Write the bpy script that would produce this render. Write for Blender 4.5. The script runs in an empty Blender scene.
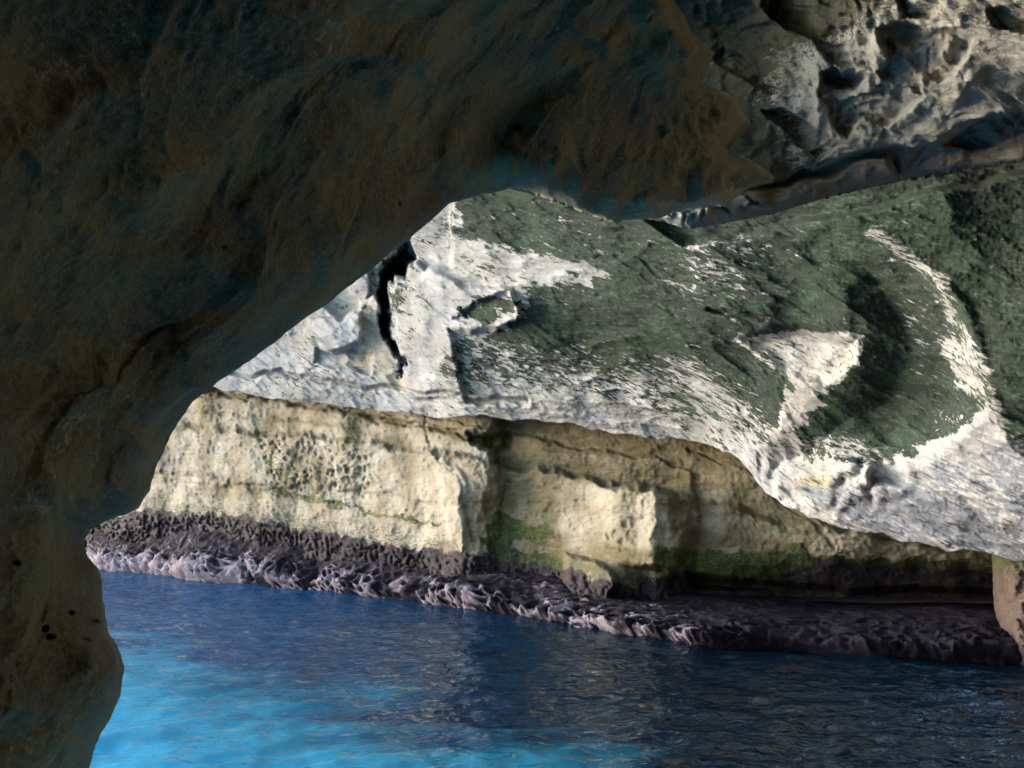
import bpy, math
import numpy as np
rng = np.random.default_rng(7)
R = math.radians
# ------------------------------------------------------------------ scene, camera
S = bpy.context.scene
CAMH, F = 2.2, 1000.0
TH = math.atan(118/F)
FWD = np.array([0, math.cos(TH), math.sin(TH)]); UP = np.array([0, -math.sin(TH), math.cos(TH)]); RT = np.array([1., 0, 0])
CAM = np.array([0, 0, CAMH])
cd = bpy.data.cameras.new('camera'); cam = bpy.data.objects.new('camera', cd); S.collection.objects.link(cam)
cam.location = CAM; cam.rotation_euler = (R(90)+TH, 0, 0)
cd.sensor_width = 36; cd.lens = F/1024*36; cd.clip_end = 3000; cd.clip_start = .05
S.camera = cam

def unproj(px, py, d):
    x = (px-512)/F; y = (384-py)/F
    return CAM + d[..., None]*(FWD + x[..., None]*RT + y[..., None]*UP)

# ------------------------------------------------------------------ noise
def _h(i, j, k, seed):
    n = (i.astype(np.uint32)*np.uint32(374761393) + j.astype(np.uint32)*np.uint32(668265263)
         + k.astype(np.uint32)*np.uint32(2147483647) + np.uint32((seed*1274126177) & 0xffffffff))
    n = (n ^ (n >> np.uint32(13)))*np.uint32(1274126177)
    n = (n ^ (n >> np.uint32(16)))*np.uint32(2246822519)
    return n ^ (n >> np.uint32(15))
_G = np.array([[1,1,0],[-1,1,0],[1,-1,0],[-1,-1,0],[1,0,1],[-1,0,1],[1,0,-1],[-1,0,-1],[0,1,1],[0,-1,1],[0,1,-1],[0,-1,-1],[1,1,0],[-1,1,0],[0,-1,1],[0,-1,-1]], np.float32)
def perlin(P, seed=0):
    P = P.astype(np.float32); I = np.floor(P).astype(np.int64); f = P - I
    u = f*f*f*(f*(f*6-15)+10); out = 0
    for a in (0, 1):
        wa = u[..., 0] if a else 1-u[..., 0]
        for b in (0, 1):
            wb = u[..., 1] if b else 1-u[..., 1]
            for c in (0, 1):
                wc = u[..., 2] if c else 1-u[..., 2]
                g = _G[_h(I[..., 0]+a, I[..., 1]+b, I[..., 2]+c, seed) & np.uint32(15)]
                out = out + wa*wb*wc*(g[..., 0]*(f[..., 0]-a)+g[..., 1]*(f[..., 1]-b)+g[..., 2]*(f[..., 2]-c))
    return out
def fbm(P, sc, octv=5, seed=0, gain=.5):
    o = 0; a = 1; t = 0
    for k in range(octv):
        o = o + a*perlin(P*sc*(2.03**k), seed+k); t += a; a *= gain
    return o/t*1.6
def ridged(P, sc, octv=5, seed=0, gain=.5):
    o = 0; a = 1; t = 0; w = 1
    for k in range(octv):
        n = 1-np.abs(perlin(P*sc*(2.05**k), seed+k))*2; n = n*n
        o = o + a*n*w; w = np.clip(n*1.4, 0, 1); t += a; a *= gain
    return o/t
def worley(P, sc, seed=0, jit=.9):
    P = P*sc; I = np.floor(P).astype(np.int64); f1 = np.full(P.shape[:-1], 9., np.float32); f2 = f1.copy()
    for a in (-1, 0, 1):
        for b in (-1, 0, 1):
            for c in (-1, 0, 1):
                J = I+np.array([a, b, c])
                h = _h(J[..., 0], J[..., 1], J[..., 2], seed)
                q = J+.5+jit*(np.stack([h & np.uint32(1023), (h >> np.uint32(10)) & np.uint32(1023), (h >> np.uint32(20)) & np.uint32(1023)], -1)/1023.-.5)
                d = np.sqrt(((q-P)**2).sum(-1)).astype(np.float32)
                m = d < f1; f2 = np.where(m, f1, np.minimum(f2, d)); f1 = np.where(m, d, f1)
    return f1, f2
def ss(a, b, x):
    t = np.clip((x-a)/(b-a), 0, 1); return t*t*(3-2*t)
def mix(a, b, t): return a+(b-a)*t
def line(pts):
    p = np.array(pts, float)
    def f(x):
        y = np.interp(x, p[:, 0], p[:, 1])
        s0 = (p[1, 1]-p[0, 1])/(p[1, 0]-p[0, 0]); s1 = (p[-1, 1]-p[-2, 1])/(p[-1, 0]-p[-2, 0])
        y = np.where(x < p[0, 0], p[0, 1]+s0*(x-p[0, 0]), y)
        return np.where(x > p[-1, 0], p[-1, 1]+s1*(x-p[-1, 0]), y)
    return f
def rbf(ctrl):
    c = np.array(ctrl, float); X = c[:, :2]/500.; n = len(X)
    def phi(r2): return np.where(r2 > 1e-12, .5*r2*np.log(r2+1e-12), 0)
    A = np.zeros((n+3, n+3)); A[:n, :n] = phi(((X[:, None]-X[None])**2).sum(-1))+np.eye(n)*1e-3
    A[:n, n] = 1; A[:n, n+1:] = X; A[n:, :n] = A[:n, n:].T
    w = np.linalg.solve(A, np.r_[c[:, 2], 0, 0, 0])
    def f(px, py):
        x = px/500.; y = py/500.; o = w[n]+w[n+1]*x+w[n+2]*y
        for i in range(n): o = o+w[i]*phi((x-X[i, 0])**2+(y-X[i, 1])**2)
        return o
    return f
def sdf(px, py, poly, closed=True):
    """signed distance, positive inside"""
    P = np.array(poly, float); Q = np.roll(P, -1, 0)
    if not closed: P, Q = P[:-1], Q[:-1]
    d = np.full(px.shape, 1e9); ins = np.zeros(px.shape, bool)
    for (ax, ay), (bx, by) in zip(P, Q):
        ex, ey = bx-ax, by-ay; L = ex*ex+ey*ey+1e-9
        t = np.clip(((px-ax)*ex+(py-ay)*ey)/L, 0, 1)
        d = np.minimum(d, np.hypot(px-ax-t*ex, py-ay-t*ey))
        if closed and ay != by:
            c = (ay > py) != (by > py)
            ins ^= c & (px < (bx-ax)*(py-ay)/(by-ay)+ax)
    return np.where(ins, d, -d) if closed else d
def pm(px, py, poly, soft=6, warp=0):
    return ss(-soft, soft, sdf(px, py, poly)+warp)

# ------------------------------------------------------------------ mesh helpers
def empty(name, loc, label, cat, group=None):
    o = bpy.data.objects.new(name, None); S.collection.objects.link(o); o.location = loc; o.empty_display_size = .3
    o['label'] = label; o['category'] = cat
    if group: o['group'] = group
    return o
def mesh(name, V, faces, mat, parent=None, masks=None, smooth=True):
    """V (n,3) world positions, faces (m,4) or (m,3)"""
    if parent is not None: V = V-np.array(parent.location)
    me = bpy.data.meshes.new(name); n = len(V); m, k = faces.shape
    me.vertices.add(n); me.vertices.foreach_set('co', V.astype(np.float32).ravel())
    me.loops.add(m*k); me.loops.foreach_set('vertex_index', faces.astype(np.int32).ravel())
    me.polygons.add(m); me.polygons.foreach_set('loop_start', (np.arange(m)*k).astype(np.int32))
    me.polygons.foreach_set('use_smooth', np.full(m, smooth))
    me.update(calc_edges=True); me.validate()
    if masks is not None:
        a = me.color_attributes.new('masks', 'FLOAT_COLOR', 'POINT')
        a.data.foreach_set('color', np.clip(masks, 0, 1).astype(np.float32).ravel())
    me.materials.append(mat)
    o = bpy.data.objects.new(name, me); S.collection.objects.link(o)
    if parent is not None: o.parent = parent
    return o
def gridfaces(nr, nc, flip=False):
    i = np.arange(nr*nc).reshape(nr, nc)
    f = np.stack([i[:-1, :-1], i[1:, :-1], i[1:, 1:], i[:-1, 1:]], -1).reshape(-1, 4)
    return f[:, ::-1] if flip else f
def normals(P):
    du = np.gradient(P, axis=1); dv = np.gradient(P, axis=0)
    n = np.cross(dv, du); n /= np.linalg.norm(n, axis=-1, keepdims=True)+1e-9
    s = np.sign(((CAM-P)*n).sum(-1, keepdims=True)); s[s == 0] = 1
    return n*(s.mean() > 0)*1.0 + n*(s.mean() <= 0)*-1.0

VD = rbf([(0, 350, 33), (120, 375, 30.5), (210, 388, 27.6), (300, 400, 25.3), (440, 414, 22.2), (560, 424, 20.1), (700, 440, 18.0), (765, 488, 16.4), (810, 518, 15.6), (900, 540, 14.4), (1024, 560, 13.),
          (1140, 575, 12), (100, 250, 27), (230, 370, 27), (350, 300, 24), (450, 210, 19.8), (460, 320, 20.6), (550, 330, 18.8), (600, 220, 16.6), (700, 330, 16), (800, 250, 13.6), (900, 400, 13.1), (1024, 200, 11),
          (1024, 350, 11.4), (1024, 470, 12.2), (1140, 200, 9.8), (600, 60, 14.5), (1024, 50, 9.6), (300, 100, 20), (0, 100, 24), (760, 440, 15.9)])
def basis(a, b, c):
    """strike basis of a tilted surface through three traced points"""
    P = [unproj(np.array(float(x)), np.array(float(y)), VD(np.array([float(x)]), np.array([float(y)]))[0:1])[0] for x, y in (a, b, c)]
    e1 = P[1]-P[0]; e1 /= np.linalg.norm(e1); n = np.cross(e1, P[2]-P[0]); n /= np.linalg.norm(n); e2 = np.cross(n, e1)
    return np.array([e1, e2, n])
SB = basis((600, 290), (800, 372), (700, 230))
# ------------------------------------------------------------------ materials
WA = math.atan2(-15, 17)                       # heading of the far wall
AX = np.array([math.cos(WA), math.sin(WA), 0]) # along the wall, to the right
NX = np.array([AX[1], -AX[0], 0])              # toward the cave
def N(nt, t, **kw):
    n = nt.nodes.new(t)
    for k, v in kw.items():
        if k.startswith('i_'):
            key = k[2:]; key = int(key) if key.isdigit() else key.replace('_', ' ')
            n.inputs[key].default_value = v
        else: setattr(n, k, v)
    return n
def mth(nt, op, a, b=None, c=None, clamp=False):
    n = nt.nodes.new('ShaderNodeMath'); n.operation = op; n.use_clamp = clamp
    for i, v in enumerate((a, b, c)):
        if v is None: continue
        if isinstance(v, (int, float)): n.inputs[i].default_value = v
        else: nt.links.new(v, n.inputs[i])
    return n.outputs[0]
def rng_(nt, v, a, b, lo=0, hi=1):
    n = N(nt, 'ShaderNodeMapRange', interpolation_type='SMOOTHSTEP'); nt.links.new(v, n.inputs[0])
    n.inputs[1].default_value = a; n.inputs[2].default_value = b; n.inputs[3].default_value = lo; n.inputs[4].default_value = hi
    return n.outputs[0]
def mixc(nt, f, a, b, blend='MIX'):
    n = N(nt, 'ShaderNodeMix', data_type='RGBA', blend_type=blend)
    for s, v in ((0, f), (6, a), (7, b)):
        if isinstance(v, (int, float)): n.inputs[s].default_value = v
        elif isinstance(v, tuple): n.inputs[s].default_value = v+(1,)
        else: nt.links.new(v, n.inputs[s])
    return n.outputs[2]
def noise(nt, vec, sc, det=6, rough=.6, dist=0):
    n = N(nt, 'ShaderNodeTexNoise'); n.inputs['Scale'].default_value = sc; n.inputs['Detail'].default_value = det
    n.inputs['Roughness'].default_value = rough; n.inputs['Distortion'].default_value = dist
    nt.links.new(vec, n.inputs['Vector']); return n.outputs[0]
def rock_mat(name, pale, tan, ochre, strike=None, fleck=0., spec=.25, algae=(.022, .034, .016), algae2=(.09, .11, .045), wet_shade=(.026, .021, .025), grime=(.09, .1, .075), fs=1., rough=.85, bump=.02, stretch=(.35, 1., 1.)):
    """masks: R algae, G ochre/tan tint, B dark wetted crust, each also carrying painted shade, A grime speckle"""
    m = bpy.data.materials.new(name); m.use_nodes = True; nt = m.node_tree; L = nt.links
    b = nt.nodes['Principled BSDF']
    tc = N(nt, 'ShaderNodeTexCoord'); at = N(nt, 'ShaderNodeAttribute', attribute_name='masks')
    sp = N(nt, 'ShaderNodeSeparateColor'); L.new(at.outputs['Color'], sp.inputs[0])
    mp = N(nt, 'ShaderNodeVectorRotate', rotation_type='Z_AXIS'); mp.inputs['Angle'].default_value = -WA
    if strike is not None:
        from mathutils import Matrix
        mp.rotation_type = 'EULER_XYZ'; mp.inputs['Rotation'].default_value = Matrix(strike.tolist()).to_euler('XYZ')
    L.new(tc.outputs['Object'], mp.inputs[0])
    mp2 = N(nt, 'ShaderNodeMapping'); mp2.inputs['Scale'].default_value = stretch; mp2.inputs['Rotation'].default_value = (0, R(0 if strike is not None else 7), 0)
    L.new(mp.outputs[0], mp2.inputs[0]); st = mp2.outputs[0]; ob = tc.outputs['Object']
    nA = noise(nt, ob, 1.1*fs, 5, .6); nB = noise(nt, st, 7*fs, 6, .65, .3); nC = noise(nt, ob, 28*fs, 4, .6); nD = noise(nt, st, 22*fs, 4, .7)
    col = mixc(nt, rng_(nt, nA, .35, .65), pale, tan)
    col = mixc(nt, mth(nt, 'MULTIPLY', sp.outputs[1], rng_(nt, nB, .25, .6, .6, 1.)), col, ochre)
    col = mixc(nt, rng_(nt, nC, .3, .7, 0, .35), col, mixc(nt, 1., col, (.62, .58, .5), 'MULTIPLY'))
    # grime speckle
    g = rng_(nt, mth(nt, 'ADD', mth(nt, 'MULTIPLY', at.outputs['Alpha'], .55), nD), .82, 1.0)
    col = mixc(nt, mth(nt, 'MULTIPLY', g, .8), col, grime)
    # algae, and shade painted in its tone
    a = mth(nt, 'ADD', sp.outputs[0], mth(nt, 'MULTIPLY', mth(nt, 'SUBTRACT', mth(nt, 'ADD', mth(nt, 'MULTIPLY', nB, .6), mth(nt, 'MULTIPLY', nD, .6)), .6), 2.6 if fleck else 1.9))
    acol = mixc(nt, rng_(nt, nC, .42, .68), algae, algae2)
    acol = mixc(nt, rng_(nt, nA, .4, .65, 0, .5), acol, (algae2[0]*1.9, algae2[1]*1.7, algae2[2]*1.2))
    if fleck:
        fl = noise(nt, st, 34*fs, 5, .75, .2)
        acol = mixc(nt, mth(nt, 'MULTIPLY', rng_(nt, mth(nt, 'ADD', fl, mth(nt, 'MULTIPLY', mth(nt, 'SUBTRACT', nB, .5), .5)), .54, .7), fleck), acol, (.1, .145, .095))
    col = mixc(nt, rng_(nt, a, .38, .62, 0, .95), col, acol)
    w = mth(nt, 'ADD', sp.outputs[2], mth(nt, 'MULTIPLY', mth(nt, 'SUBTRACT', nC, .5), 1.1))
    wc = mixc(nt, rng_(nt, nB, .4, .7), wet_shade, (wet_shade[0]*2., wet_shade[1]*1.9, wet_shade[2]*1.9))
    col = mixc(nt, rng_(nt, w, .35, .65), col, wc)
    L.new(col, b.inputs['Base Color'])
    b.inputs['Roughness'].default_value = rough; b.inputs['Specular IOR Level'].default_value = spec
    h = mth(nt, 'ADD', mth(nt, 'MULTIPLY', nB, 1.0), mth(nt, 'ADD', mth(nt, 'MULTIPLY', nC, .35), mth(nt, 'MULTIPLY', nD, .6)))
    bp = N(nt, 'ShaderNodeBump'); bp.inputs['Strength'].default_value = 1; bp.inputs['Distance'].default_value = bump
    L.new(h, bp.inputs['Height']); L.new(bp.outputs[0], b.inputs['Normal'])
    return m
M_wall = rock_mat('wall_limestone', (.44, .405, .34), (.33, .285, .215), (.145, .122, .068), bump=.03, fs=1.)  # ochre tone doubles as painted shade under ledges and on shaded facets
M_vault = rock_mat('vault_limestone', (.47, .48, .51), (.31, .32, .335), (.38, .33, .22), strike=SB, algae=(.002, .008, .006), algae2=(.009, .030, .02), fleck=.7, grime=(.13, .15, .2), bump=.038, fs=.9, stretch=(.22, 1, 1))
M_crust = rock_mat('waterline_crust', (.38, .35, .42), (.28, .25, .31), (.22, .1, .13), wet_shade=(.014, .012, .02), spec=.08, bump=.04, fs=2., stretch=(1, 1, .8), rough=.8)
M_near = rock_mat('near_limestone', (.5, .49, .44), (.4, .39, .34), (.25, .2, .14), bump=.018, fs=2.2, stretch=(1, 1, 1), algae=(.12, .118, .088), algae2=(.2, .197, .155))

M_ceil = rock_mat('ceiling_limestone', (.33, .335, .31), (.25, .25, .225), (.14, .09, .06), bump=.025, fs=1.8, stretch=(.45, 1, 1), algae=(.035, .037, .027), algae2=(.07, .072, .053))  # dark olive tone also paints the shadow beside the rib
# ------------------------------------------------------------------ far wall
KW = 16.5
def planed(px, py, off=0.):
    x = (px-512)/F; y = (384-py)/F
    q = np.maximum(.745+.66*x-.088*y, .2)
    return (KW-off)/q
T = line([(0, 350), (120, 375), (210, 389), (300, 401), (440, 415), (500, 420), (560, 425), (700, 441), (738, 458), (765, 490), (810, 520), (900, 541), (1000, 557), (1100, 570)])
LG = line([(0, 405), (200, 425), (380, 442), (450, 452), (500, 461), (580, 475), (640, 486), (700, 498)])
SH = line([(0, 520), (85, 522), (150, 512), (250, 520), (350, 540), (480, 557), (560, 571), (650, 590), (720, 598), (800, 600), (1100, 604)])
WL = line([(0, 556), (85, 565), (100, 570), (150, 574), (200, 581), (260, 585), (330, 592), (400, 600), (470, 610), (540, 621), (600, 630), (660, 640), (740, 647), (800, 650), (870, 657), (950, 661), (1010, 663), (1100, 668)])
def pts(l): 
    a = np.array(l, float); return lambda x: np.interp(x, a[:, 0], a[:, 1])
lo_off = pts([(-300, -.6), (100, 0), (300, .1), (420, .25), (462, .5), (478, .52), (500, .1), (530, .0), (560, .05), (600, .25), (640, .45), (654, .6), (668, .4), (690, -.05), (700, -.15), (760, -.25), (860, -.7), (1000, -1.4)])
up_off = pts([(-300, -.6), (100, 0), (300, -.05), (440, .1), (476, .3), (486, .28), (500, -.3), (530, -.38), (600, -.5), (740, -.6), (830, -.9), (1000, -1.5)])
def wallcoord(P):
    Q = P-CAM; return np.stack([Q@AX, Q@NX, Q[..., 2]], -1)
def make_wall():
    px = np.arange(-260, 1140, 1.35); t = np.linspace(0, 1, 250)
    PX, TT = np.meshgrid(px, t); y0 = T(PX)-56; y1 = SH(PX)+34; PY = y0+(y1-y0)*TT
    W = wallcoord(unproj(PX, PY, planed(PX, PY)))
    wx = PX+fbm(W, .9, 4, 3)*14; wy = PY+fbm(W, .9, 4, 9)*9
    dl = wy-LG(PX)
    k = ss(-2, 7, dl+fbm(W, 2., 3, 5)*4)
    off = mix(up_off(wx), lo_off(wx), k) + .16*ss(-4, 6, dl)*(1-ss(660, 690, wx))
    off += .10*(ss(-30, -27, dl))*(1-ss(690, 700, wx))                     # stratum edges
    off -= .10*ss(48, 54, dl+fbm(W, 1., 3, 15)*5)*(1-ss(420, 480, wx))
    # foot block right of the dark patch, and the undercut under the slab
    off += .45*pm(wx, wy, [(565, 556), (600, 562), (616, 585), (612, 610), (560, 610)], 4)
    und = ss(0, 9, wy-line([(600, 556), (700, 574), (760, 582), (1100, 586)])(PX))*ss(610, 650, PX)
    off -= .55*und
    off -= 1.0*ss(690, 800, PX)*ss(545, 600, wy)
    off -= .5*pm(wx, wy, [(690, 572), (760, 583), (770, 592), (700, 588)], 4)
    off -= .45*pm(wx, wy, [(468, 432), (505, 436), (508, 448), (490, 452), (474, 444)], 4)
    off += .2*pm(wx, wy, [(430, 452), (446, 452), (470, 520), (462, 545), (448, 520)], 6)
    # pixel-independent relief
    S2 = W*np.array([.35, 1, 1.]); S2[..., 2] += W[..., 0]*.13
    Z = W.copy(); Z[..., 2] += W[..., 0]*.13
    off += fbm(W, .35, 3, 21)*.25 + fbm(S2, 1.4, 5, 31)*.12
    strat = perlin(np.stack([Z[..., 0]*.08, Z[..., 1]*0, Z[..., 2]*2.1], -1), 41)
    off += strat*.12*(1+fbm(W, .6, 2, 8))
    off -= .16*(1-ss(0, 5, np.abs(dl+LG(PX)-line([(0, 378), (210, 390), (350, 407), (425, 426), (490, 438)])(PX)-4)))*ss(500, 460, PX)
    # honeycomb weathering
    hm = np.maximum.reduce([.9*pm(PX, PY, [(255, 432), (330, 438), (372, 455), (380, 492), (330, 505), (270, 480)], 12), .14*pm(PX, PY, [(160, 400), (460, 430), (450, 520), (160, 490)], 15), .3*pm(PX, PY, [(560, 500), (640, 505), (640, 552), (560, 545)], 12)])
    WW = W+.12*np.stack([fbm(W, 2.5, 2, 51), fbm(W, 2.5, 2, 52), fbm(W, 2.5, 2, 53)], -1)
    f1, f2 = worley(WW*np.array([1, .4, 1]), 4.2, 61, .75)
    rim = 1-ss(.0, .38, f2-f1); hole = ss(.0, .45, f2-f1)
    var = ss(-.3, .3, fbm(W, 1.5, 2, 77))
    off += hm*(.04*rim-.075*(1-ss(.15, .5, f1)))*(.4+.6*var)
    f1, f2 = worley(WW*np.array([1, .4, 1]), 8., 63)
    off += (.08+hm)*.018*(1-ss(0, .4, f2-f1))
    # joints / cracks
    for c in ([(428, 420), (436, 450), (452, 480), (470, 510), (474, 540)], [(690, 445), (760, 480), (830, 545)]):
        d = sdf(wx, wy, c, False); off -= .05*(1-ss(0, 2.6, d))
    off += ridged(W, 3.2, 4, 71)*.03+fbm(W, 12, 3, 81)*.02
    rz = ss(-6, 8, wy-SH(PX))*1
    off += rz*(.06-ridged(W, 4.5, 4, 75)*.13)
    P = unproj(PX, PY, planed(PX, PY, off))
    # masks
    nz = fbm(W, 2.2, 4, 91); nz2 = fbm(W, .8, 3, 95)
    wpx, wpy = PX+nz*10, PY+nz*7
    ddk = wpy-SH(PX)
    alg_shade = .42*pm(wpx, wpy, [(255, 440), (300, 440), (310, 490), (260, 480)], 10)
    alg_shade += .6*pm(wpx, wpy, [(270, 487), (330, 497), (380, 512), (440, 520), (440, 527), (350, 512), (270, 494)], 3)
    alg_shade += .75*pm(wpx, wpy, [(472, 433), (502, 437), (505, 449), (478, 444)], 3)
    alg_shade += 1.0*pm(wpx, wpy, [(660, 548), (700, 552), (780, 552), (830, 560), (1100, 575), (1100, 600), (760, 585), (650, 570)], 8)
    alg_shade += .8*pm(wpx, wpy, [(770, 515), (784, 522), (790, 535), (778, 532)], 4)+.8*pm(wpx, wpy, [(790, 540), (808, 545), (815, 565), (795, 560)], 4)+.6*pm(wpx, wpy, [(735, 510), (745, 514), (742, 520), (734, 516)], 3)
    alg_shade += .45*pm(wpx, wpy, [(830, 540), (1100, 575), (1100, 640), (840, 620)], 14)+.3*pm(wpx, wpy, [(500, 425), (740, 445), (800, 520), (700, 450), (520, 432)], 8)  # shade of the right recess and under the lip painted in as tint
    alg_shade += .3*pm(wpx, wpy, [(480, 465), (560, 480), (560, 560), (490, 560)], 8)  # shade of the right-turned facet painted as a faint dark tint
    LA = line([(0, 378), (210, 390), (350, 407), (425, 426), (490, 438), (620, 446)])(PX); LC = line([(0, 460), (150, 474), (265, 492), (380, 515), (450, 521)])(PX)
    ledge_shade = np.exp(-((wpy-LA-4)/4.)**2)+.8*np.exp(-((wpy-LG(PX)-3)/2.5)**2)+.6*np.exp(-((wpy-LC)/2.5)**2)*ss(470, 440, PX)+.7*np.exp(-((wpy-LA-22)/3.)**2)*ss(420, 380, PX)  # shadow lines below the ledges, painted in brown
    och = .3+nz2*.9+.8*ledge_shade+.75*ss(485, 510, PX)*(1-pm(wpx, wpy, [(555, 475), (660, 490), (680, 550), (560, 550)], 8))*(1-ss(790, 840, PX))  # ochre also paints the shaded wall brown, leaving out the lit block
    och -= .35*pm(wpx, wpy, [(350, 450), (470, 465), (480, 550), (330, 520)], 14)
    wet_shade = ss(-9, 4, ddk)*.95+.0*PX
    alg_shade = np.maximum(alg_shade, .95*pm(wpx, wpy, [(486, 514), (499, 509), (519, 522), (545, 521), (551, 534), (535, 541), (520, 536), (512, 548), (530, 555), (548, 548), (560, 558), (566, 580), (480, 566), (482, 535)], 3))
    wet_shade = np.maximum(wet_shade, .85*ss(0, 22, wpy-line([(600, 562), (700, 568), (760, 572), (820, 548), (1100, 566)])(PX))*ss(600, 660, PX))  # shade of the undercut at the right painted over the rock colour
    spk = .35+.4*ss(-30, -4, ddk)+.2*nz
    return PX, PY, P, np.stack([alg_shade, och, wet_shade, spk], -1)
root_w = empty('cave_wall', (0, 17, 0), 'pale banded limestone sea wall lit from the left, with pitted weathering above the water', 'rock wall')
PX, PY, P, mk = make_wall()
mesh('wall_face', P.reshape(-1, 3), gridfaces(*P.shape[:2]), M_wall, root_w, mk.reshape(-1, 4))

# ------------------------------------------------------------------ crust ledge at the waterline
def make_shelf():
    px = np.arange(-260, 1140, 1.2); nt = 190; t = np.linspace(0, 1, nt)
    PX, TT = np.meshgrid(px, t)
    s, w = SH(PX), WL(PX)
    zr = FWD[2]+(384-w)/F*UP[2]; dw = CAMH/(-zr)                     # depth of the waterline
    ds = planed(PX, s, 0.)+.6
    u = np.clip(TT/.62, 0, 1); lo = np.clip((TT-.62)/.38, 0, 1)
    PY = s-3+(w-s+3)*u; D = mix(ds, dw, u**.75)+ss(700, 800, PX)*(1-u)*.9
    P0 = unproj(PX, PY, D)
    out = np.array([-.62, -.78, 0])
    P0[..., 2] += .16*ss(.1, .8, u)
    bulge = .4*np.exp(-((PX-715)/38)**2)*(1-lo)-1.2*ss(745, 800, PX)*ss(1, .7, u)
    P0 = P0+out*(bulge*ss(0, .3, u))[..., None]
    P0 = P0-out*((lo**1.5)*1.6+.12*ss(0, .12, lo))[..., None]; P0[..., 2] -= 2.1*lo**.9
    W = wallcoord(P0)
    A = W + .3*np.stack([fbm(W, .8, 2, 15), fbm(W, .8, 2, 16), fbm(W, .8, 2, 17)], -1)
    wp = .2*np.stack([fbm(W, 1.3, 3, 1), fbm(W, 1.3, 3, 2), fbm(W, 1.3, 3, 4)], -1)
    f1, f2 = worley(A+wp, 2.3, 5); f0, g0 = worley(A+wp, 3.9, 23)
    rd = ridged(A+wp, 1.7, 5, 17, .55)
    tooth = 1-ss(0, .6, g0-f0)
    front = ss(.55, .9, u)
    d = .10*(1-ss(0, .5, f2-f1))+.12*(rd-.5)+(.05+.10*front)*(tooth-.4)+fbm(W, .35, 3, 7)*.4+fbm(W, 1.1, 4, 12)*.16
    d *= ss(-.02, .2, u)*(.55+.45*front)
    V = P0+np.array([-.5, -.62, .5])*(d*(1-.3*ss(740, 780, PX)))[..., None]
    nz = fbm(W, 1.5, 4, 55); nl = fbm(W, .45, 3, 58)
    pale = np.clip(tooth*.75+.5*ss(.5, .7, rd), 0, 1)*ss(-.35, .35, nz+.1)
    wet_shade = 1.0+.2*nz-(.45+.35*front)*pale*ss(.1, .4, u)-.22*ss(.3, .0, u)
    wet_shade -= .15*pale*ss(.1, .4, u); wet_shade -= .4*ss(330, 160, PX)*ss(.7, .9, u)
    wet_shade += 1.2*ss(690, 780, PX+nl*40)+.3*ss(.1, .3, lo)  # right end painted near black where the bulge blocks the light
    och = np.clip(.05+nz*.5+.8*ss(.25, 0, u)*ss(380, 450, PX), 0, 1)
    return V, np.stack([0*PX, och, wet_shade, .25+0*PX], -1)
V, mk = make_shelf()
mesh('waterline_ledge', V.reshape(-1, 3), gridfaces(*V.shape[:2]), M_crust, root_w, mk.reshape(-1, 4))['label'] = 'jagged purple brown eroded ledge just above the water'

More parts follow.
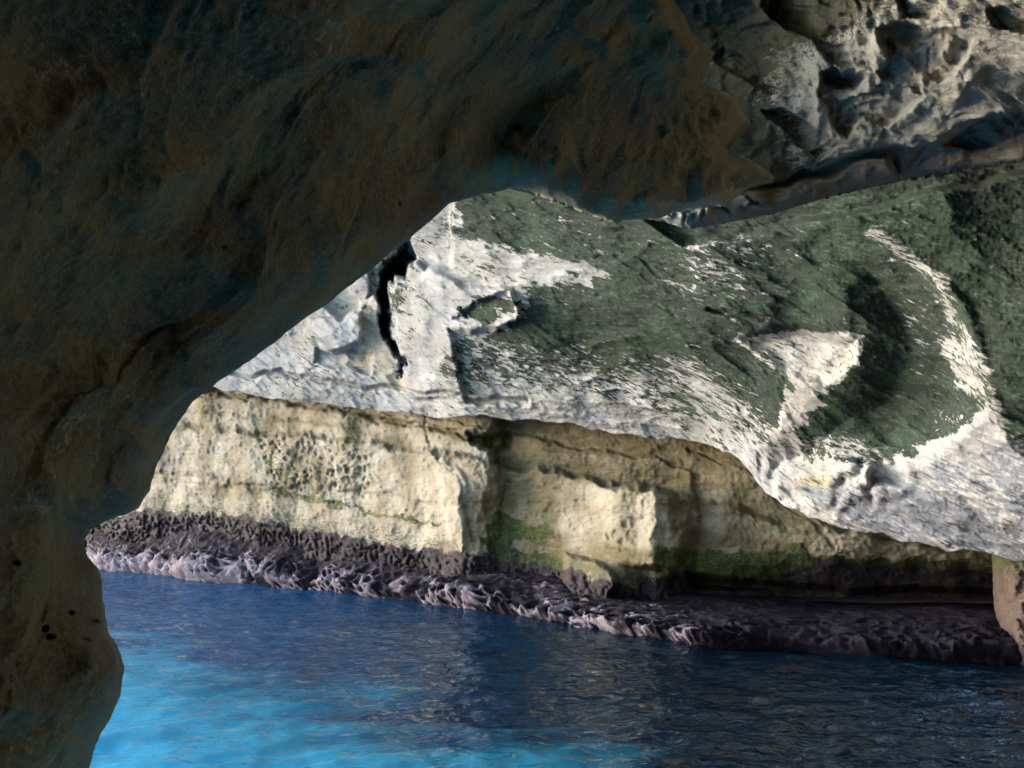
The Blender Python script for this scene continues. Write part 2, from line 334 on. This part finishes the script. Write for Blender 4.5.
# ------------------------------------------------------------------ overhanging vault
BOWL = [(835, 228), (880, 240), (925, 272), (955, 315), (978, 375), (986, 410), (950, 442), (890, 470), (820, 470), (770, 478), (762, 462), (785, 435), (800, 400), (850, 345), (845, 290), (790, 250)]
TRI = [(728, 338), (780, 330), (830, 330), (858, 338), (855, 362), (820, 388), (795, 380), (770, 360)]
def make_vault():
    px = np.arange(-160, 1140, 1.3); nt = 380
    t = np.linspace(0, 1, nt); PX, TT = np.meshgrid(px, t)
    u = np.clip(TT/.95, 0, 1); lo = np.clip((TT-.95)/.05, 0, 1)
    Qe = unproj(PX, T(PX), 18.+0*PX); je = fbm(Qe, 1.3, 5, 99, .62)*7
    y0 = line([(0, 150), (450, 130), (700, 100), (1140, 30)])(PX)
    PY = y0+(T(PX)+je-y0)*(u**.93)
    D = VD(PX, PY); P0 = unproj(PX, PY, D); W = wallcoord(P0); W0 = P0-CAM
    n1 = fbm(W, .7, 4, 101); n2 = fbm(W, .7, 4, 105)
    wx, wy = PX+n1*12, PY+n2*9
    off = 0*PX
    b = sdf(wx, wy, BOWL)
    off -= .62*ss(-14, mix(95, 38, np.clip(ss(830, 960, PX)+ss(395, 450, PY), 0, 1)), b)
    off += .12*(1-ss(0, 14, np.abs(b+4)))*ss(700, 900, PX)*(.4+n2)
    tr = sdf(wx, wy, TRI); off -= .42*ss(-3, 14, tr)
    # crack and broken blocks on the left
    ck = sdf(wx, wy, [(408, 236), (388, 262), (384, 300), (380, 335), (392, 352), (398, 378), (402, 352), (396, 330), (396, 290), (416, 258)])+fbm(W, 2.6, 4, 143)*6
    off -= 2.2*ss(-1, 7, ck)
    off -= .55*pm(PX+n1*5, wy, [(300, 280), (448, 180), (453, 205), (452, 272), (425, 268), (405, 248), (382, 300), (340, 320)], 3)
    off += .38*pm(wx, wy, [(400, 290), (430, 268), (460, 285), (515, 288), (522, 312), (500, 330), (450, 328), (470, 400), (400, 395)], 4)
    off -= .3*pm(wx, wy, [(470, 300), (508, 290), (512, 312), (495, 322), (455, 318)], 3)
    for q, a in (([(312, 318), (358, 316), (362, 345), (330, 350), (310, 340)], .5), ([(345, 284), (368, 270), (378, 300), (360, 312)], .4), ([(318, 350), (370, 352), (372, 372), (320, 366)], -.35)):
        off += a*pm(wx, wy, q, 2.5)
    # lower lip bulge with little buttresses in the bright fluted part
    fl = pm(wx, wy, [(760, 462), (830, 468), (905, 462), (900, 500), (830, 515), (770, 492)], 14)
    off += fl*.07*(1+n2*2)*np.sin((wx*.9+wy*.5)/4.2+n1*9)
    off += .25*ss(450, 500, wy)*ss(860, 960, PX)
    # long low strata
    Z = W.copy(); Z[..., 2] += W[..., 0]*.13
    A = (W0@SB.T)*np.array([.32, 1, 1.])
    off += fbm(W, .3, 3, 111)*.35+fbm(A, 1.2, 5, 115)*.18+ridged(A, 2.4, 5, 121, .55)*.13
    f1, f2 = worley(A*np.array([1.6, 1, 1]), 1.6, 131); h = ss(-.2, .5, fbm(W, .5, 3, 135))
    off += .05*(f2-f1)*h
    off += fbm(A, 9, 4, 141)*.04+fbm(W, 20, 2, 142)*.01
    for c, a in (([(600, 255), (680, 270), (760, 290), (830, 330)], .06), ([(480, 200), (560, 232), (640, 262), (700, 300), (760, 325)], .06), ([(712, 309), (735, 311), (765, 322)], .2), ([(230, 372), (330, 382), (420, 392), (520, 402)], .3)):
        d = sdf(wx, wy, c, False)*np.sign(1); off -= a*(1-ss(0, 4.5, d))
    off -= .5*pm(wx, wy, [(690, 243), (740, 238), (800, 225), (880, 208), (930, 192), (1024, 178), (1140, 170), (1140, 60), (600, 60), (640, 215)], 4)
    off = off-lo*1.5
    dirs = P0-CAM; Ln = np.linalg.norm(dirs, axis=-1, keepdims=True)
    V = P0-dirs/Ln*off[..., None]*1.0
    V[..., 2] += lo*.6
    # masks
    nz = fbm(W, 1.6, 5, 151, .6); nz2 = fbm(W, .5, 3, 155)
    nzz = fbm((W0@SB.T)*np.array([.3, 1, 1]), 2.5, 5, 158, .65)
    wx, wy = PX+nz*18+nzz*16, PY+nz*10+nzz*12
    dT = T(PX)-wy
    alg_shade = .9+.35*nz2+.16*nzz
    pale = ss(470, 440, wx)*.8
    pale = np.maximum(pale, .85*pm(wx, wy, [(445, 236), (500, 246), (610, 272), (560, 285), (522, 288), (527, 315), (505, 332), (456, 335), (440, 300)], 7))
    pale = np.maximum(pale, .85*ss(60, 16, dT)*(1-.35*ss(560, 700, PX)))
    pale = np.maximum(pale, .4*ss(110, 50, dT))
    pale = np.maximum(pale, 1.*pm(wx, wy, [(728, 337), (800, 328), (862, 334), (862, 365), (826, 392), (800, 425), (760, 445), (790, 400), (780, 372)], 5))
    pale = np.maximum(pale, 1.*pm(wx, wy, [(735, 450), (790, 430), (800, 460), (880, 468), (940, 442), (985, 405), (1005, 440), (1200, 470), (1200, 620), (780, 560)], 7))
    pale = np.maximum(pale, .5*(1-ss(0, 17, sdf(wx, wy, [(870, 232), (925, 268), (958, 310), (985, 375), (1000, 430)], False))))
    pale = np.maximum(pale, .55*pm(wx, wy, [(940, 340), (975, 330), (985, 395), (955, 390)], 9))
    pale = np.maximum(pale, .4*pm(wx, wy, [(800, 425), (850, 430), (905, 455), (820, 462)], 7))
    green = pm(wx, wy, [(470, 300), (508, 290), (512, 312), (495, 322), (455, 318)], 3)+.6*pm(wx, wy, [(380, 262), (405, 245), (400, 330), (384, 320)], 5)+.4*pm(wx, wy, [(405, 240), (455, 205), (452, 250), (425, 262)], 6)+.5*pm(wx, wy, [(470, 258), (500, 262), (490, 272), (470, 268)], 4)
    alg_shade = np.clip(np.maximum(alg_shade*(1-pale)+.0, green), 0, 1)
    alg_shade = np.maximum(alg_shade, .30*ss(.2, .6, nz2+.5))
    alg_shade = np.where(lo > 0, .1, alg_shade)
    och = .18+.2*nz2+.5*pm(wx, wy, [(360, 300), (385, 320), (398, 385), (360, 370)], 6)+.7*pm(wx, wy, [(795, 475), (830, 475), (835, 487), (800, 488)], 4)
    gap_shade = pm(wx, wy, [(690, 243), (740, 238), (800, 225), (880, 208), (930, 192), (1024, 178), (1140, 170), (1140, 60), (600, 60), (640, 215)], 5); alg_shade = np.maximum(alg_shade, gap_shade)  # shaded gap below the ceiling edge, painted as a dark strip
    wet_shade = .0*PX+.1*ss(0, .4, nz)+np.where(lo > 0, .3, 0.)+.35*gap_shade
    wet_shade = np.maximum(wet_shade, .9*ss(1.5, 9, ck))  # darker inside the crack
    spk = .36+.3*nz+.15*ss(80, 20, dT)+.38*pm(wx, wy, [(800, 490), (900, 480), (960, 462), (1010, 440), (1200, 440), (1200, 620), (860, 560)], 14)+.25*pm(wx, wy, [(728, 337), (800, 328), (850, 334), (830, 360), (795, 385)], 6)
    return V, np.stack([alg_shade, och, wet_shade, spk], -1)
V, mk = make_vault()
root_v = empty('cave_vault', (4, 14, 5), 'overhanging vault of green algae and white rock with a scooped bowl, leaning over the sea', 'rock vault')
mesh('vault_face', V.reshape(-1, 3), gridfaces(*V.shape[:2]), M_vault, root_v, mk.reshape(-1, 4))

# ------------------------------------------------------------------ right buttress
def make_buttress():
    px = np.linspace(988, 1160, 110); t = np.linspace(0, 1, 110); PX, TT = np.meshgrid(px, t)
    PY = 540+160*TT
    # left edge rolls back
    e = np.clip((PX-988)/22, 0, 1)
    ex = 992+ (PY-560)*.14*ss(560, 665, PY)*1.3
    PXs = ex+(PX-988)
    D = 13.6-.004*(PX-988)*4+1.6*(1-e)**2+.6*ss(560, 540, PY)
    P0 = unproj(PXs, PY, D); W = wallcoord(P0)
    off = fbm(W, 1.2, 4, 201)*.25+ridged(W, 4, 4, 205)*.14
    V = P0+np.array([-.5, -.8, 0])*off[..., None]
    nz = fbm(W, 2, 4, 211)
    alg_shade = .6*ss(590, 560, PY)+.2*nz; wet_shade = .25+.8*ss(620, 650, PY)+.4*nz
    return V, np.stack([alg_shade, .7+nz*.5, wet_shade*.8, .5+0*PX], -1)
V, mk = make_buttress()
root_b = mesh('rock_buttress', V.reshape(-1, 3), gridfaces(*V.shape[:2]), rock_mat('buttress_limestone', (.14, .12, .105), (.08, .068, .062), (.1, .065, .06), wet_shade=(.035, .023, .029), bump=.06), None, mk.reshape(-1, 4))
root_b['label'] = 'narrow pinkish rock buttress standing in the water at the right edge'; root_b['category'] = 'rock buttress'

# ------------------------------------------------------------------ near arch and ceiling
OUT = [(60, 900), (70, 820), (90, 768), (95, 745), (110, 720), (122, 692), (125, 668), (119, 647), (108, 628), (103, 600), (101, 580), (97, 566), (87, 556), (83, 541), (90, 528), (112, 519), (138, 508), (150, 490), (157, 465), (173, 430), (193, 399), (215, 382), (250, 358),
       (300, 321), (350, 285), (400, 248), (432, 221), (449, 203), (475, 196), (510, 190), (540, 196), (575, 210), (615, 222), (640, 224), (690, 228), (720, 222), (775, 212), (850, 194), (900, 181), (950, 173), (1024, 165), (1130, 155), (1300, 150), (1300, 900)]
ND = rbf([(0, 768, 2.6), (100, 700, 2.95), (100, 560, 3.0), (60, 620, 2.8), (0, 400, 2.4), (160, 450, 3.2), (-200, 400, 1.5), (-200, 768, 1.6), (-200, 0, 1.2), (0, 0, 1.8), (200, 200, 2.5), (300, 300, 3.2), (450, 200, 4.1), (250, 0, 2.1), (450, 0, 2.8),
          (500, 120, 4.2), (550, 200, 4.8), (600, 205, 5.2), (600, 60, 4.5), (700, 210, 6.0), (700, 100, 5.4), (700, 0, 4.4), (760, 60, 5.6), (760, 205, 6.6), (900, 100, 6.8), (0, -150, 1.4), (500, -150, 2.2), (800, -150, 4.4), (1100, -150, 3.4)])
OUT_P = OUT[:OUT.index((640, 224))]+[(640, 221), (690, 207), (722, 201), (742, 190), (770, 178), (752, 160), (728, 150), (748, 122), (738, 100), (704, 82), (718, 52), (694, 30), (676, 0), (660, -60), (640, -400), (-600, -400), (-600, 900)]
i_ = OUT.index((640, 224))
OUT_C = [(300, -400), (300, 150), (560, 172), (610, 198), (650, 217)]+OUT[i_+1:-1]+[(1300, -400)]
CDP = rbf([(500, 200, 9.4), (600, 200, 9.8), (700, 220, 9.9), (760, 60, 9.3), (760, 200, 9.9), (850, 190, 9.7), (850, 60, 8.4), (1024, 165, 8.4), (1024, 60, 7.2), (1024, 0, 6.6), (700, 0, 9.2), (560, 0, 9.2), (1200, 155, 6.9), (1200, 0, 5.3), (700, -150, 7.8), (1100, -150, 5.2), (500, -150, 7.8)])
def make_arch(OUT, ND, x0, x1, sign, ceil):
    st = 1.7; px = np.arange(x0, x1, st); py = np.arange(-160, 860, st); PX, PY = np.meshgrid(px, py)
    s = sign*sdf(PX, PY, OUT)                      # positive inside the rock
    Q = unproj(PX, PY, 4.+0*PX); s = s+fbm(Q, 2.2, 5, 299, .6)*np.interp(PX, [0, 130, 450, 640, 720, 1100], [9, 7, 3, 8, 9 if not ceil else 6, 6])
    gy, gx = np.gradient(s, st); g2 = gx*gx+gy*gy+1e-6
    near = (s < st*1.1)
    sn = (s < st*1.05) & (s > -st*1.6)
    PX = np.where(sn, PX-gx*s/g2, PX); PY = np.where(sn, PY-gy*s/g2, PY)
    keep = s > -st*1.6; s = np.where(sn, 0, s)
    Df = ND(PX, PY)
    # roll of the lip: wide on the left arch, tight on the ceiling edge
    Rr = np.interp(PX, [0, 100, 300, 450, 600, 1100], [26, 30, 46, 40, 26, 12] if not ceil else [16, 16, 16, 16, 16, 14]); Rd = np.interp(PX, [0, 450, 620, 1100], [.5, .5, .5, .4])
    q = np.clip(s/Rr, 0, 1); roll = Rd*(1-np.sqrt(1-(1-q)**2))
    P0 = unproj(PX, PY, Df); W = P0
    rt = ss(560, 720, PX)*.9 if not ceil else 1+0*PX; edge = ss(0, 14, s) if not ceil else .4+.6*ss(0, 14, s)
    wp = np.stack([fbm(W, .9, 3, 301), fbm(W, .9, 3, 302), fbm(W, .9, 3, 303)], -1)
    off = fbm(W, .8, 4, 305)*.26*(1.15 if ceil else 1+rt)*edge + fbm(W, 2.4, 5, 311)*(.05 if ceil else .085)*edge+fbm(W, 11, 3, 315)*.012
    # hollows with crisp arcuate rims
    f1, f2 = worley(W+wp*.6, 1.15, 321); r = 1-ss(0, .28, f2-f1)
    off += edge*((f1-.5)*-.26*(.55+(-.4 if ceil else .3*rt))+r*.05*(.6+.4*rt))
    f1, f2 = worley(W*np.array([.7, .7, 1.2])+wp*.5, 2.6, 331); off += edge*rt*((.5-f1)*.03+(1-ss(0, .2, f2-f1))*.02)
    dn = fbm(W+wp*.3, 2.2, 5, 341, .6); off += edge*rt*np.abs(dn)*-.06
    # authored folds on the lit ceiling
    wx, wy = PX+wp[..., 0]*22, PY+wp[..., 1]*22
    def step(poly, a, w=5): return 1.7*a*pm(wx, wy, poly, w)
    ex = 0*PX
    if ceil:
        ZC = lambda l: [(724+x/3.41, y/3.41) for x, y in l]
        ux, uy = PX+wp[..., 0]*9, PY+wp[..., 1]*9
        def scoop(l, a, L=34, w=2.2):
            d = sdf(ux, uy, ZC(l)); dd = np.maximum(d, 0)
            return -.42*a*(1-np.exp(-dd/w))*np.exp(-dd/L)
        ex += scoop([(150, -90), (400, -90), (430, 60), (480, 120), (505, 180), (495, 245), (420, 250), (340, 232), (290, 150), (210, 110), (150, 60)], .75, 60)
        ex += scoop([(510, 95), (580, 82), (640, 95), (700, 120), (790, 112), (850, 150), (842, 220), (790, 270), (740, 285), (672, 262), (668, 340), (560, 280), (505, 245), (545, 200)], .7, 45)
        ex += scoop([(320, 260), (500, 250), (600, 290), (672, 345), (630, 375), (545, 430), (480, 420), (425, 490), (360, 420), (310, 330)], .6, 40)
        ex += scoop([(310, 265), (350, 240), (420, 245), (470, 262), (440, 300), (380, 320), (325, 300)], .8, 25)
        ex += scoop([(120, 370), (200, 380), (300, 440), (420, 500), (330, 548), (250, 515), (190, 450)], .5, 30)
        ex += scoop([(0, 160), (70, 190), (150, 290), (230, 330), (160, 330), (60, 260), (-60, 200)], .45, 25)
        ex += scoop([(120, 20), (140, -60), (250, -60), (300, 30), (280, 120), (200, 100)], .3, 25)
        ex += scoop([(690, 500), (780, 440), (900, 430), (1000, 410), (1060, 470), (900, 525), (830, 520), (760, 500)], .5, 25)
        ex += scoop([(880, 40), (1000, 10), (1100, 60), (1050, 130), (930, 110)], .5, 40)
        ex += scoop([(560, -40), (700, -60), (760, 20), (700, 90), (600, 70)], .5, 40)
        st2 = ridged((W@SB.T)*np.array([.4, 1, 1])+wp*.3, 5.5, 4, 402, .6)
        ex += .11*(st2-.5)*ss(-.2, .2, ex*-3-.1)
    # step where the lower brown bed sits back under the lit slab
    bl = wy-line([(560, 190), (700, 190), (800, 165), (900, 150), (1024, 120), (1200, 90)])(PX)
    ex -= .42*ss(0, 6, bl)*ss(640, 740, PX)
    ex += .3*pm(wx, wy, [(640, 205), (690, 190), (760, 180), (880, 165), (888, 182), (800, 200), (700, 215), (640, 222)], 5)
    fr1, fr2 = worley(W*np.array([1, .6, 1.4])+wp*.4, 3.2, 391); frag = pm(wx, wy, [(640, 222), (690, 200), (760, 186), (775, 205), (735, 222), (690, 232), (640, 230)], 5)
    ex += frag*(.25+.25*(1-ss(0, .3, fr2-fr1))-.3*(1-ss(0, .1, fr2-fr1)))
    off += ex*edge*(1. if ceil else 0.)
    # pits in the dark pillar and small holes
    for (cx, cy, rr, a) in ((63, 628, 5, .12), (68, 636, 5, .1), (10, 620, 9, .06), (92, 640, 3, .06), (405, 206, 3.5, .05), (518, 126, 4, .1), (655, 132, 11, .07), (85, 612, 4, .07), (30, 560, 4, .05), (98, 622, 5, .1), (230, 255, 4, .03)):
        d = np.hypot(PX+wp[..., 0]*8-cx, (PY+wp[..., 1]*8-cy)*1.3); off -= a*(1-ss(rr*.3, rr, d))
    off -= (1-ss(0, .09, np.abs(fbm(W+wp*.5, .75, 3, 347))))*.028*edge*ss(.05, .35, fbm(W, 1.1, 2, 349))
    Nb = normals(P0)
    rr = ridged(W+wp*.5, 1.3, 5, 381, .55); r2 = ridged(W*np.array([1, .5, 1])+wp*.3, 4.5, 4, 385, .6); msk = ss(-.25, .25, fbm(W, .9, 2, 388))
    offn = edge*((.10 if ceil else .08)*(rr-.5)+(.02+.015*rt)*(r2-.5)*(.3+msk))
    V = Nb*offn[..., None]+unproj(PX, PY, Df+roll)-(P0-CAM)/np.linalg.norm(P0-CAM, axis=-1, keepdims=True)*off[..., None]
    # back sheet
    th = np.interp(PX, [-200, 100, 450, 700, 1100], [.8, .6, .45, .9, 1.5])
    B = unproj(PX, PY, Df+Rd+th*np.minimum(1, .15+s/90.)+ fbm(W, 1.2, 3, 351)*.1*edge)
    B = np.where((s > 0)[..., None], B, V+ (B-V)*.3)
    nz = fbm(W, 1.3, 4, 361); nz2 = fbm(W, 5, 4, 365)
    alg_shade = .95+.5*nz-(.95*ss(690, 880, PX+nz*110-np.abs(PY-90)*.5) if ceil else 0.)+.35*ss(60, 10, PY)*rt; och = (.35+.7*fbm(W, .9, 3, 371))*(.3 if ceil else .7*ss(680, 450, PX))+.5*ss(0, 10, bl)*ss(560, 700, PX)+.7*pm(wx, wy, [(235, 250), (300, 205), (310, 225), (255, 258)], 8)  # on the ceiling the olive tone paints shadow beside the rib
    alg_shade = alg_shade*(1-.8*ss(0, 10, bl)*ss(560, 700, PX))
    wet_shade = .15*nz2+0*PX; spk = .1+.3*nz2; alg_shade = alg_shade*(1-frag) if ceil else alg_shade; och = och*(1-frag)
    mk = np.stack([alg_shade, och, wet_shade, spk], -1)
    # faces where all four corners kept
    nr, nc = PX.shape; idx = np.arange(nr*nc).reshape(nr, nc)
    k = keep[:-1, :-1] & keep[1:, :-1] & keep[1:, 1:] & keep[:-1, 1:]
    q = np.stack([idx[:-1, :-1], idx[1:, :-1], idx[1:, 1:], idx[:-1, 1:]], -1)[k]
    used = np.zeros(nr*nc, bool); used[q.ravel()] = True
    # boundary edges of the kept region (interior cut only)
    E = np.concatenate([q[:, [0, 1]], q[:, [1, 2]], q[:, [2, 3]], q[:, [3, 0]]]); key = np.sort(E, 1); kk = key[:, 0].astype(np.int64)*(nr*nc)+key[:, 1]
    _, inv, cnt = np.unique(kk, return_inverse=True, return_counts=True); be = E[cnt[inv] == 1]
    m = np.full(nr*nc, -1); m[used] = np.arange(used.sum()); n = used.sum()
    Vf = V.reshape(-1, 3)[used]; Vb = B.reshape(-1, 3)[used]; mkf = mk.reshape(-1, 4)[used]
    qa = m[q]; qb = m[q][:, ::-1]+n; bb = m[be]; side = np.stack([bb[:, 1], bb[:, 0], bb[:, 0]+n, bb[:, 1]+n], -1)
    return np.concatenate([Vf, Vb]), np.concatenate([qa, qb, side]), np.concatenate([mkf, mkf]), PX.reshape(-1)[used]
root_a = empty('rock_arch', (-1.2, 3, 0), 'dark foreground rock arch, its pillar at the left and its ceiling overhead framing the sea', 'rock arch')
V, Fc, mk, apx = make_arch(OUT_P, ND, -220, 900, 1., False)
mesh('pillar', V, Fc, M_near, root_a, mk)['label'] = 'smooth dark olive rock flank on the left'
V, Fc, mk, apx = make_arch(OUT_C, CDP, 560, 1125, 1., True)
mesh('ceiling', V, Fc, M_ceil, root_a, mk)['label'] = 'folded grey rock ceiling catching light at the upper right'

# ------------------------------------------------------------------ cave behind the camera (closes the cavern)
def make_shell():
    # a rough barrel around the viewer, open toward the sea wall
    nu, nv = 160, 120
    U, Vv = np.meshgrid(np.linspace(0, 1, nu), np.linspace(0, 1, nv))
    return U, Vv
def box_shell(name, quad, n, amp, seed, mat, parent):
    a, b, c, d = [np.array(q, float) for q in quad]
    U, Vv = np.meshgrid(np.linspace(0, 1, n), np.linspace(0, 1, n)); U = U[..., None]; Vv = Vv[..., None]
    P = (a*(1-U)+b*U)*(1-Vv)+(d*(1-U)+c*U)*Vv
    Nn = np.cross(b-a, d-a); Nn /= np.linalg.norm(Nn)
    P = P+Nn*(fbm(P, .4, 5, seed)*amp)[..., None]
    mk = np.stack([.4+fbm(P, 1, 3, seed+1), .4+0*U[..., 0]*Vv[..., 0], 0*U[..., 0]*Vv[..., 0], .2+0*U[..., 0]*Vv[..., 0]], -1)
    return mesh(name, P.reshape(-1, 3), gridfaces(n, n), mat, parent, mk.reshape(-1, 4))
root_s = empty('cavern_shell', (2, -4, 0), 'dark rock of the cavern closing it above and behind the viewer', 'cavern rock')
def ap(px, py, d): return tuple(unproj(np.array(float(px)), np.array(float(py)), np.array(float(d))))
box_shell('back_wall', [(-4, -5, -1), (12, -5, -1), (12, -5, 9), (-4, -5, 9)], 60, .8, 401, M_near, root_s)
box_shell('side_wall', [(-2.2, 2.6, -1), (-2.6, -6, -1), (-2.6, -6, 9), (-2.2, 2.6, 9)], 60, .3, 411, M_near, root_s)
box_shell('side_wall', [(11, -6, -1), (11, 15, -1), (11, 15, 11), (11, -6, 11)], 60, .8, 421, M_near, root_s)
box_shell('roof', [(-3.2, -6, 7.4), (12, -6, 7.4), (12, 7, 7.7), (-1.2, 5, 7.7)], 70, .5, 431, M_near, root_s)
box_shell('roof', [(-1.4, 4, 8.4), (12, 4, 8.4), (12, 22, 9.4), (-1.4, 26, 10.4)], 90, .5, 441, M_near, root_s)

# ------------------------------------------------------------------ water and sea floor
def polar(r0, r1, nr, a0, a1, na):
    r = np.geomspace(r0, r1, nr); a = np.linspace(a0, a1, na); A_, R_ = np.meshgrid(a, r)
    return R_*np.sin(A_), R_*np.cos(A_)
X, Y = polar(1.0, 900, 700, R(-80), R(60), 700)
def waves(X, Y):
    P = np.stack([X, Y, 0*X], -1)
    c = np.stack([X*.8+Y*.35, -X*.45+Y*1.0, 0*X], -1)
    fade = np.clip(40/np.hypot(X, Y), 0, 1)
    return (fbm(c, .5, 2, 501)*.05+fbm(c*np.array([1, 1.5, 1]), 1.6, 3, 505)*.05+fbm(c, 5.5, 3, 511)*.008)*fade
Zw = waves(X, Y)
Pw = np.stack([X, Y, Zw], -1)
m = bpy.data.materials.new('sea_water'); m.use_nodes = True; nt = m.node_tree; nt.nodes.clear()
at = N(nt, 'ShaderNodeAttribute', attribute_name='masks'); sp = N(nt, 'ShaderNodeSeparateColor'); nt.links.new(at.outputs[0], sp.inputs[0])
body = N(nt, 'ShaderNodeBsdfDiffuse'); nt.links.new(mixc(nt, sp.outputs[0], mixc(nt, sp.outputs[1], (.002, .010, .022), (.016, .08, .2)), (.05, .52, .82)), body.inputs[0]); mb = N(nt, 'ShaderNodeMixShader')
out = N(nt, 'ShaderNodeOutputMaterial'); gl = N(nt, 'ShaderNodeBsdfGlossy'); gl.inputs['Roughness'].default_value = .08; gl.inputs['Color'].default_value = (.62, .7, .8, 1)
tr = N(nt, 'ShaderNodeBsdfTransparent'); tr.inputs[0].default_value = (.93, .97, 1, 1)
fr = N(nt, 'ShaderNodeFresnel'); fr.inputs[0].default_value = 1.33; mx = N(nt, 'ShaderNodeMixShader')
tc = N(nt, 'ShaderNodeTexCoord'); bp = N(nt, 'ShaderNodeBump'); bp.inputs['Distance'].default_value = .09; bp.inputs['Strength'].default_value = .7
nt.links.new(noise(nt, tc.outputs['Object'], 3.6, 3, .55, .6), bp.inputs['Height'])
for q in (gl, fr): nt.links.new(bp.outputs[0], q.inputs['Normal'])
nt.links.new(mth(nt, 'MULTIPLY', fr.outputs[0], .75), mx.inputs[0]); nt.links.new(mth(nt, 'MULTIPLY_ADD', sp.outputs[0], -.5, .93), mb.inputs[0]); nt.links.new(tr.outputs[0], mb.inputs[1]); nt.links.new(body.outputs[0], mb.inputs[2]); nt.links.new(mb.outputs[0], mx.inputs[1]); nt.links.new(gl.outputs[0], mx.inputs[2]); nt.links.new(mx.outputs[0], out.inputs[0])
Pq = np.stack([X, Y, 0*X], -1)
def shoal(X, Y, P):
    return sdf(X+fbm(P, .5, 3, 601)*1.2, Y+fbm(P, .5, 3, 602)*1.2, [(-40, 2), (.2, 2), (-.2, 6), (-.5, 8.), (-1.1, 9.2), (-2.6, 11.2), (-5.2, 14.2), (-9, 18), (-40, 30)])
kw = ss(-1.8, 2.4, shoal(X, Y, Pq)+fbm(Pq*np.array([.35, 1, 1]), 1.2, 4, 608)*1.3)  # where light rising through the shallows is painted into the water colour
mk = np.stack([kw, ss(2.5, -7, X), kw, kw], -1)
wo = mesh('sea_water', Pw.reshape(-1, 3), gridfaces(700, 700, True), m, None, mk.reshape(-1, 4)); wo['kind'] = 'structure'
wo['label'] = 'calm rippled sea, turquoise near the pillar and navy towards the right'; wo['category'] = 'water'
# sea floor: sand shoal near the arch with its underwater glow painted turquoise, deep dark bed elsewhere
X, Y = polar(.5, 900, 200, R(-100), R(100), 240)
P = np.stack([X, Y, 0*X], -1)
S_ = 1.0
sho = sdf(X+fbm(P, .5, 3, 601)*1.2, Y+fbm(P, .5, 3, 602)*1.2, [(-40, 2), (.4, 2), (-.1, 8), (-.5, 10), (-1.3, 11.6), (-3.2, 14.2), (-6.6, 18), (-11.5, 23), (-40, 38)])
m = bpy.data.materials.new('sea_bed'); m.use_nodes = True; nt = m.node_tree; b = nt.nodes['Principled BSDF']
at = N(nt, 'ShaderNodeAttribute', attribute_name='masks'); sp = N(nt, 'ShaderNodeSeparateColor'); nt.links.new(at.outputs[0], sp.inputs[0])
tc = N(nt, 'ShaderNodeTexCoord'); nn = noise(nt, tc.outputs['Object'], 1.5, 5, .6, .5)
nt.links.new(mixc(nt, rng_(nt, mth(nt, 'ADD', sp.outputs[0], mth(nt, 'MULTIPLY', mth(nt, 'SUBTRACT', nn, .5), 1.6)), .0, 1.), mixc(nt, sp.outputs[1], (.015, .06, .12), (.04, .2, .58)), (.05, .6, .85)), b.inputs['Base Color']); b.inputs['Roughness'].default_value = 1
k = ss(-3.2, 2.2, sho+fbm(P*np.array([.35, 1, 1]), 1.2, 4, 608)*1.6)
Zf = mix(-1.5, -.6, k)+fbm(P, .6, 3, 605)*.12
mk = np.stack([k, ss(5, -11, X), k, k], -1)
fo = mesh('sea_bed', np.stack([X, Y, Zf], -1).reshape(-1, 3), gridfaces(200, 240, True), m, None, mk.reshape(-1, 4)); fo['kind'] = 'structure'
fo['label'] = 'sandy sea bed with a turquoise underwater glow painted into its shallows'; fo['category'] = 'sea bed'

# ------------------------------------------------------------------ light
sd_ = np.array([-.92, .32, .0]); EL = R(12); az = math.atan2(sd_[0], sd_[1])   # azimuth from +Y toward +X
dirv = np.array([math.sin(az)*math.cos(EL), math.cos(az)*math.cos(EL), math.sin(EL)])
sl = bpy.data.lights.new('sun', 'SUN'); so = bpy.data.objects.new('sun', sl); S.collection.objects.link(so)
sl.energy = 1.5; sl.angle = R(40); sl.color = (1, .98, .95)
from mathutils import Vector
so.rotation_euler = Vector(-dirv).to_track_quat('-Z', 'Y').to_euler(); so.location = (-30, 10, 20)
w = bpy.data.worlds.new('World'); S.world = w; w.use_nodes = True; nt = w.node_tree
sk = N(nt, 'ShaderNodeTexSky', sky_type='NISHITA', sun_disc=False); sk.sun_elevation = EL; sk.sun_rotation = az
nt.links.new(sk.outputs[0], nt.nodes['Background'].inputs[0]); nt.nodes['Background'].inputs[1].default_value = .15
S.view_settings.view_transform = 'Standard'; S.view_settings.look = 'None'; S.view_settings.gamma = 1; S.view_settings.exposure = 2.15
S.render.engine = 'CYCLES'; c = S.cycles
c.use_denoising = True; c.max_bounces = 7; c.diffuse_bounces = 5; c.glossy_bounces = 3; c.transparent_max_bounces = 8; c.sample_clamp_indirect = 6
c.use_adaptive_sampling = True; c.adaptive_threshold = .01
